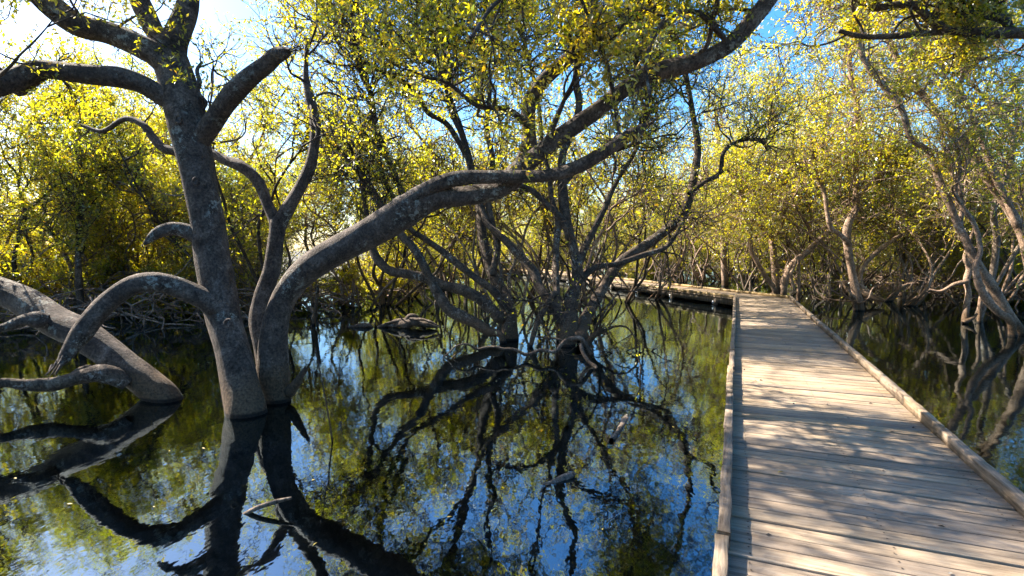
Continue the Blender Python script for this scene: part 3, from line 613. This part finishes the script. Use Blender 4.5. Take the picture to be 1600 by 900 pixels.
traced('slender orange limb bowing up to the right from a half sunken stump', [
  ([(1346, 455, 6, 18), (1344, 432, 4), (1352, 412, 4), (1372, 392, 4), (1398, 373, 3.5), (1415, 362, 3.5), (1432, 340, 3), (1455, 315, 2.5), (1470, 285, 2, 18.5)], 5, 1.1, 2, 'b'),
  ([(1342, 452, 8, 18), (1352, 458, 8), (1366, 466, 6), (1382, 470, 3, 17.4)], 0, 1, 1, '')], BARK_PALE_LIT, LEAF_MID, 16, .07, .12, .07, rk=.85, fm=1.5)
traced('straight dark pole-like tree in the thicket between two paler right-hand trees', [
  ([(1408, 452, 5.5, 21), (1409, 410, 5.5), (1411, 370, 5), (1411, 330, 5), (1405, 308, 5), (1395, 285, 4), (1385, 262, 3.5), (1390, 210, 3, 21.6)], 9, 1.9, 2, 'bm')], BARK_BROWN, LEAF_FAR, 17, .1, .1, .085, 1.1, rk=.8, fm=2.5, fl=1.1)
traced('long reddish trunks sweeping from the right edge up towards the left', [
  ([(1594, 520, 13, 11.4), (1575, 490, 12), (1552, 450, 11), (1535, 425, 10), (1519, 398, 10), (1508, 372, 9), (1498, 355, 9), (1486, 325, 8, 12), (1474, 298, 8), (1462, 268, 8), (1450, 236, 7), (1424, 217, 7), (1412, 180, 7), (1400, 155, 7), (1380, 134, 6), (1360, 112, 6), (1348, 88, 6), (1340, 55, 5), (1332, 10, 5), (1325, -40, 4, 13)], 12, 1.5, 2, 'b'),
  ([(1580, 505, 9, 11.2), (1560, 488, 9), (1540, 465, 9), (1528, 440, 8), (1524, 415, 7), (1532, 390, 6), (1522, 350, 5), (1505, 325, 5), (1493, 300, 4), (1500, 260, 4), (1490, 200, 3, 12)], 6, 1.2, 2, 'b'),
  ([(1500, 350, 6, 12), (1503, 325, 5), (1498, 290, 4), (1484, 260, 4), (1482, 225, 3, 12.3)], 5, 1.2, 2, ''),
], BARK_PALE_LIT, LEAF_MID, 18, .07, .1, .075, .7, bare=3, rk=.62, fm=1.15, fl=1.1)
traced('tall forked trunk leaning in at the right edge behind the reddish one', [
  ([(1622, 470, 12, 12.5), (1612, 420, 12), (1600, 372, 11), (1580, 332, 10), (1558, 300, 9), (1540, 275, 9), (1520, 240, 9), (1500, 216, 8), (1478, 195, 8), (1460, 172, 7), (1446, 152, 7), (1425, 132, 7), (1408, 104, 6), (1392, 70, 6), (1378, 30, 5), (1370, -20, 4, 14)], 10, 1.5, 2, 'b'),
  ([(1590, 350, 8, 12.6), (1572, 310, 7), (1558, 282, 7), (1540, 235, 6), (1528, 200, 6), (1513, 168, 5), (1500, 130, 4), (1520, 90, 4), (1530, 40, 3, 13.2)], 9, 1.5, 2, ''),
  ([(1513, 170, 4, 13), (1495, 152, 4), (1480, 128, 3), (1470, 100, 3, 13)], 5, 1.2, 2, ''),
], BARK_PALE_LIT, LEAF_MID, 19, .07, .1, .075, .7, bare=3, rk=.7, fm=1.15, fl=1.1)
traced('crooked prop stem standing in the water before the root tangle at right', [
  ([(1508, 500, 6, 13.2), (1510, 478, 6), (1513, 458, 5.5), (1510, 440, 5.5), (1514, 420, 5), (1508, 402, 4), (1514, 380, 3), (1524, 350, 2, 13.4)], 2, .8, 1, 'b'),
  ([(1510, 440, 4, 13.2), (1490, 445, 4), (1470, 455, 3), (1452, 452, 2, 13.6)], 0, 1, 1, ''),
  ([(1508, 503, 4, 13.1), (1520, 497, 3), (1527, 490, 2, 13.1)], 0, 1, 1, ''),
  ([(1530, 500, 4, 13.3), (1532, 470, 4), (1536, 448, 3.5), (1530, 430, 3, 13.4)], 0, 1, 1, 'b')], BARK_PALE_LIT, LEAF_MID, 20, .05, .16, .06, rk=.75)
# straight stem at centre right
traced('single straight grey stem behind the second stretch of boardwalk', [
  ([(1133, 446, 7, 27), (1131, 400, 6), (1130, 350, 6), (1128, 310, 5), (1127, 270, 4), (1122, 220, 4), (1118, 170, 3, 27)], 10, 2.2, 2, 'bm')], BARK_PALE_LIT, LEAF_FAR, 21, .12, .07, .09, 1.1, rk=.8, fm=2, fl=1.1)
# overhanging branch of a tree beyond the right edge
traced('dark boughs of an off-frame tree reaching in at the top right corner', [
  ([(1900, 560, 30, 6.6), (1880, 400, 28), (1850, 250, 26), (1790, 120, 20), (1700, 68, 11), (1640, 56, 9), (1600, 52, 8, 6.5), (1560, 52, 8), (1523, 50, 7), (1480, 48, 6), (1440, 52, 5), (1400, 56, 5), (1350, 57, 4), (1310, 48, 3, 6.8)], 10, 1.0, 2, 'b'),
  ([(1477, 48, 6, 6.6), (1460, 35, 6), (1445, 22, 6), (1430, 9, 6), (1400, 8, 5), (1368, 12, 5), (1340, 0, 4), (1320, -30, 4, 6.8)], 7, 1.0, 2, 'a'),
  ([(1520, 50, 5, 6.6), (1512, 35, 5), (1505, 10, 5), (1495, -20, 4, 6.8)], 4, .9, 2, ''),
  ([(1580, 50, 6, 6.6), (1568, 30, 6), (1530, 22, 5), (1490, 12, 5), (1460, -10, 4, 6.8)], 5, .9, 2, 'a')], BARK_NEAR, LEAF_NEAR, 22, .06, .08, .06, .9, fm=1.6)
print(STAT)

# ------------------------------------------------------------------ procedural mangroves: a few kinds, copied with their parts
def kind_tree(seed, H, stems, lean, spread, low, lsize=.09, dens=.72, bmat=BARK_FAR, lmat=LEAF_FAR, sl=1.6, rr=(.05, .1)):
    rs = np.random.RandomState(seed); tb = MB(); LV = []
    root = thing('mangrove_tree', None, None)
    for s in range(stems):
        a = rs.uniform(0, 6.28); h = H * rs.uniform(.7, 1); q = np.array((rs.uniform(-.15, .15), rs.uniform(-.15, .15), -.5)); r0 = rs.uniform(*rr)
        dd = np.array((math.cos(a) * lean, math.sin(a) * lean, 1.)); n = 11; pts = [(*q, r0 * 1.3)]
        for i in range(n):
            dd = dd + rs.normal(size=3) * (.26, .26, .08); dd[2] = max(dd[2], .5); dd /= np.linalg.norm(dd); q = q + dd * (h * .8 / n)
            pts.append((*q, r0 * (1 - .72 * (i + 1) / n)))
        RS = resample(np.array(pts), .16); tube(tb, RS, 8, .1, seed + s)
        k = int(spread * h / 6)
        for j in range(k):
            t = low + (1 - low) * (j + rs.uniform()) / k; i = min(len(RS) - 2, int(t * len(RS)))
            dv = norm(np.array((*rs.normal(size=2), rs.uniform(-.1, .9))))
            grow(tb, LV, RS[i, :3], dv, sl * rs.uniform(.7, 1.25) * (1.15 - .35 * t), .028, 2, rs, .08, .3, lsize, dens, True, 4)
    finish(root, tb, LV, rs, bmat, lmat); return root, sum(len(a) for a, _, _ in LV)
def place(root, loc, rz, s, label=None, cat=None, group=None, copy=True):
    if copy:
        o = root.copy(); C.objects.link(o)
        for ch in list(root.children): c = ch.copy(); C.objects.link(c); c.parent = o
    else: o = root
    o.location = loc; o.rotation_euler = (0, 0, rz); o.scale = (s,) * 3
    return tag(o, label, cat, group)
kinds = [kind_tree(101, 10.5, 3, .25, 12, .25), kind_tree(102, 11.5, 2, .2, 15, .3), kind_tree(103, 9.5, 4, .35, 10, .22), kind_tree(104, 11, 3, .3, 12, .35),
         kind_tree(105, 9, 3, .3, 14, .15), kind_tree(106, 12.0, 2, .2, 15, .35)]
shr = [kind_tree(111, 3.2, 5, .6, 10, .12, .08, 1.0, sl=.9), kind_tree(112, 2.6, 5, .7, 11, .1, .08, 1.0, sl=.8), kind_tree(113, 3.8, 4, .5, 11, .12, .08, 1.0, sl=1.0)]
thin = [kind_tree(121, 9.5, 6, .5, 4, .6, .08, .4, BARK_BROWN, LEAF_MID, 1.4, (.03, .06)), kind_tree(122, 8.5, 5, .65, 4, .55, .08, .4, BARK_PALE_LIT, LEAF_MID, 1.4, (.03, .065)), kind_tree(123, 9, 7, .55, 3, .6, .08, .4, BARK_FAR, LEAF_MID, 1.3, (.025, .055))]
print('kinds', [k[1] for k in kinds + shr])
used = set()
def put(kset, i, x, y, z, rz, s, label, cat, group):
    r = kset[i][0]; first = (id(kset), i) not in used; used.add((id(kset), i))
    place(r, (x, y, z), rz, s, label, cat, group, copy=not first)
rg = random.Random(77)
SEC = [(-900, 330, 'left'), (330, 760, 'middle left'), (760, 1180, 'middle'), (1180, 2400, 'right')]
LBL = {'left': 'leafy mangrove in the packed sunlit thicket behind the left trunks', 'middle left': 'leafy mangrove in the packed thicket seen under the arching trunk',
       'middle': 'leafy mangrove in the wood behind the far boardwalk', 'right': 'leafy mangrove in the packed wood beyond the right-hand water'}
BLB = {'left': 'low bushy mangrove at the water edge behind the left trunks', 'middle left': 'low bushy mangrove at the water edge under the arching trunk',
       'middle': 'low bushy mangrove at the water edge behind the far boardwalk', 'right': 'low bushy mangrove along the bank beyond the right-hand water'}
def sec(px):
    for a, b, nm in SEC:
        if a <= px < b: return nm
def walkclear(x, y):
    p = np.array((x, y))
    for s in range(3):
        q = p - lefts[s]; l = np.dot(q, dirs[s]); t = np.dot(q, nrm[s])
        if -.5 < l < np.linalg.norm(lefts[s + 1] - lefts[s]) + 2 and -.9 < t < W + .9: return False
    return True
pts = []
def tryput(px, d, mind):
    x = (px - 800) / F * d
    if not walkclear(x, d): return None
    for a, b in pts:
        if (a - x) ** 2 + (b - d) ** 2 < mind ** 2: return None
    pts.append((x, d)); return x
# trees by rows behind the shore line
n = 0
for row, (d0, d1_, N, mind) in enumerate([(.3, 4.5, 110, 1.5), (4.5, 12, 110, 1.9), (12, 34, 120, 2.8)]):
    for _ in range(N):
        px = rg.uniform(-350, 1950); S = treeline(px); d = S + rg.uniform(d0, d1_)
        x = tryput(px, d, mind)
        if x is None: continue
        i = rg.randrange(len(kinds)); nm = sec(px)
        if row and px < 600 and rg.random() < .62: continue
        hs_ = float(np.interp(px, [-350, -60, 60, 200, 330, 650, 1000, 1150, 1300, 1450], [.5, .55, .85, .95, .85, .7, .74, .9, .62, .66])) * (1 + .12 * row)
        put(kinds, i, x, d, 0, rg.uniform(0, 6.28), rg.uniform(.85, 1.12) * hs_, LBL[nm], 'tree', 'mangroves in the ' + nm + ' thicket'); n += 1
TH = {'c': 'slender many-stemmed mangrove with leafy top behind the big left trunk', 'a': 'slender many-stemmed mangrove standing in the shallows behind the centre trees', 'b': 'slender many-stemmed mangrove standing past the right side of the boardwalk'}
for j, (px, d) in enumerate([(640, 21), (700, 24), (738, 18.5), (822, 20), (850, 26), (925, 22), (955, 27), (985, 24), (1030, 33), (1065, 30), (1100, 27), (1168, 24.5), (1265, 23), (1305, 27), (1440, 24), (410, 14.6), (1190, 21.5), (1292, 19.5), (1330, 22), (1366, 19), (1425, 20), (1470, 22), (1530, 17), (1575, 21), (1255, 26), (1400, 17.5), (1085, 33), (1130, 31), (1000, 36), (680, 18), (905, 19), (1385, 25), (1240, 30), (600, 17.5), (560, 16.5), (890, 32), (1625, 17), (905, 15.5), (785, 15.2), (975, 18.5), (1012, 20), (860, 17.5), (-20, 14), (70, 15.5), (215, 16.5), (330, 19)]):
    k = 'c' if px < 400 else ('a' if px < 1130 else 'b'); x = (px - 800) / F * d
    if not walkclear(x, d): print('skip', px); continue
    put(thin, j % 3, x, d, 0, rg.uniform(0, 6.28), rg.uniform(.9, 1.15), TH[k], 'tree', 'slender mangroves ' + {'a': 'behind the centre trees', 'b': 'past the boardwalk', 'c': 'behind the left trunks'}[k]); n += 1
# bushes along the shore
pts = []
for _ in range(170):
    px = rg.uniform(-300, 1900); S = treeline(px); d = S + rg.uniform(.5, 7)
    x = tryput(px, d, 1.0)
    if x is None: continue
    if px < 620 and rg.random() < .5: continue
    i = rg.randrange(len(shr)); nm = sec(px)
    put(shr, i, x, d, 0, rg.uniform(0, 6.28), rg.uniform(.7, 1.15), BLB[nm], 'bush', 'low mangrove bushes of the ' + nm + ' bank'); n += 1
# off-frame neighbours that shade the walk and stand in the reflection (left of and behind the viewer)
for x, y, s, i in [(-13.5, 6.5, .6, 1), (-12, 2.0, .9, 3), (10.5, 7.5, .9, 2), (12, 14, 1, 5), (-5, -3.5, .9, 4), (7, -3, .9, 0)]:
    put(kinds, i, x, y, 0, rg.uniform(0, 6.28), s, 'leafy mangrove standing outside the picture edge', 'tree', 'mangroves around the viewer'); n += 1
print('placed', n)

# ------------------------------------------------------------------ tangles of dead branches along the banks
rs = np.random.RandomState(31); mb = MB(); mbd = MB()
for _ in range(1900):
    px = rs.uniform(-100, 1700); S = treeline(px); d = S + rs.uniform(-1.2, 4); x = (px - 800) / F * d
    if not walkclear(x, d): continue
    a = rs.uniform(0, 6.28); L = rs.uniform(.5, 2.0); z = rs.uniform(0, .8); q = np.array((x, d, z)); dd = np.array((math.cos(a), math.sin(a) * .6, rs.uniform(-.2, .5)))
    r = rs.uniform(.008, .034); P = [(*q, r)]
    for i in range(5):
        dd = norm(dd + rs.normal(size=3) * .35 + (0, 0, -.12)); q = q + dd * L / 5; P.append((*q, r * (1 - .13 * (i + 1))))
    tube(mb, resample(np.array(P), L / 9), 5, .12, px)
tag(mb.build('fallen_branches', TANGLE, smooth=True), 'tangle of bare fallen branches along the far waterline', 'branches', kind='stuff')

# ------------------------------------------------------------------ logs
def log(name, label, L, m=DEAD_DARK, lump=.34):
    o = thing(name, label, 'log'); tb = MB()
    for P in L: tube(tb, resample(limb(P), .04), 10, lump, P[0][0], rough_end=1)
    tb.build('log', m, o, smooth=True); return o
log('floating_log', 'rounded log with a knotted back floating in the open water left of centre', [
  [(596, 510, 1.5, 12.6), (603, 508, 3), (610, 507, 4.5), (618, 508, 4), (626, 505, 6.5), (636, 506, 7.5), (644, 503, 7), (652, 504, 8), (661, 505, 6), (668, 507, 6), (676, 509, 3.5), (685, 511, 1.2, 12.2)],
  [(600, 507, 2, 12.5), (618, 502, 2.5), (636, 500, 3), (655, 500, 2.5), (674, 506, 1.2, 12.3)], [(640, 498, 1.5, 12.3), (664, 500, 2.5), (688, 510, 1, 12.0)],
  [(634, 500, 2, 12.4), (638, 494, 3), (648, 493, 3), (655, 499, 3, 12.4)], [(628, 498, 1.5, 12.4), (625, 493, 1.3), (623, 488, 1, 12.4)]])
log('floating_log', 'small pale driftwood piece floating left of the rounded log', [[(544, 512, 1.5, 12.5), (560, 509, 3), (575, 508, 3), (582, 511, 2, 12.5)], [(590, 511, 1.5, 12.5), (600, 508, 3), (607, 508, 2, 12.5)]])
log('driftwood', 'pale broken pole poking from dark water below the arching trunk', [[(456, 778, 2, 3.6), (430, 784, 3.5), (405, 792, 4), (385, 802, 3.5), (366, 812, 2, 3.56)]], DEAD, .15)
def under(name, label, P):
    o = thing(name, label, 'log'); tb = MB(); rows = []
    for x, y, r, z in P: w_ = onz(x, y, z); rows.append((*w_, r * w_[1] / F))
    tube(tb, resample(np.array(rows), .03), 10, .2, 4, rough_end=1); tb.build('log', DEAD, o, smooth=True)
under('sunken_log', 'yellowish sunken log with a sawn end below the centre tree', [(780, 800, 5, -.2), (820, 780, 7, -.08), (850, 763, 7, -.03), (875, 750, 7, -.005), (896, 741, 6, .015)])
under('sunken_log', 'short sunken branch stub right of the centre tree reflection', [(955, 688, 4, .01), (970, 670, 5, -.01), (978, 652, 6, -.04), (976, 638, 4, -.15)])

# thin reeds / seedlings standing in the water
def stem(label, P, leaf=0, seed=1):
    o = thing('mangrove_seedling', label, 'plant'); tb = MB(); rs = np.random.RandomState(seed)
    Wd = limb(P); dn = Wd[0].copy(); dn[2] = -.4; tube(tb, resample(np.vstack([dn, Wd]), .04), 5, .1, 2); tb.build('stem', BARK_BROWN, o, smooth=True)
    if leaf:
        mb = MB(); c = Wd[-1, :3]; leaves(mb, c + rs.normal(size=(leaf, 3)) * .05, rs.normal(size=(leaf, 3)) + (0, 0, .5), np.full(leaf, .06), rs); mb.build('leaves', LEAF_MID, o)
stem('thin curved reed-like stem rising right of the arching trunk foot', [(520, 700, 1.6, 4.95), (514, 655, 1.4), (505, 605, 1.2), (492, 545, .9, 5.0)])
stem('bent twig standing in the water right of the centre tree', [(1000, 590, 1.4, 7.6), (1001, 572, 1.2), (996, 556, 1, 7.6)], 6, 3)
stem('leafy seedling in front of the left-of-centre cluster', [(748, 480, 1.5, 11.5), (750, 468, 1.5), (752, 456, 1.3, 11.5)], 16, 4)
stem('leafy seedling near the floating log', [(586, 508, 1.4, 12.6), (587, 502, 1.3), (586, 497, 1, 12.6)], 8, 5)
stem('bare grey stake standing in the water under the arching trunk', [(490, 508, 3, 12.9), (493, 480, 3), (497, 445, 2.5, 12.9)])
stem('white stripped stake leaning by the far boardwalk edge', [(752, 448, 2.5, 24), (756, 425, 2.5), (760, 402, 2, 24)])
# a few leaves afloat
rs = np.random.RandomState(15); mb = MB(); k = 50; yy = rs.uniform(2.6, 22, k); xx = (rs.uniform(0, 1150, k) - 800) / F * yy
leaves(mb, np.column_stack([xx, yy, np.full(k, .006)]), np.column_stack([rs.normal(size=(k, 2)), np.zeros(k)]), np.full(k, .038), rs, .5)
v = mb.v[0]; v[:, 2] = .004 + np.abs(v[:, 2] - .006) * .25
tag(mb.build('floating_leaves', YLEAF), 'few small yellow leaves floating on the dark water', 'floating leaves', kind='stuff')
# fallen leaves on the planks
rs = np.random.RandomState(8)
for px, py, s in [(1215.5, 738, .05)]:
    c = onz(px, py, DZ + .012); mb = MB(); leaves(mb, np.array([c]), np.array([(1., .3, .15)]), np.array([s]), rs, .7)
    tag(mb.build('fallen_leaf', YLEAF), 'single yellow leaf lying near the left of the planks', 'leaf')
mb = MB(); k = 60; al = rs.uniform(3, 18, k); ac = rs.uniform(.1, W - .1, k)
Pp = np.array([(*(lefts[0] + d1 * a + n1_ * b), DZ + .006) for a, b in zip(al, ac)])
leaves(mb, Pp, np.column_stack([rs.normal(size=(k, 2)), np.full(k, .05)]), np.full(k, .035), rs, .5)
tag(mb.build('leaf_litter', DEAD), 'tiny brown leaf litter scattered on the planks', 'leaf litter', kind='stuff')
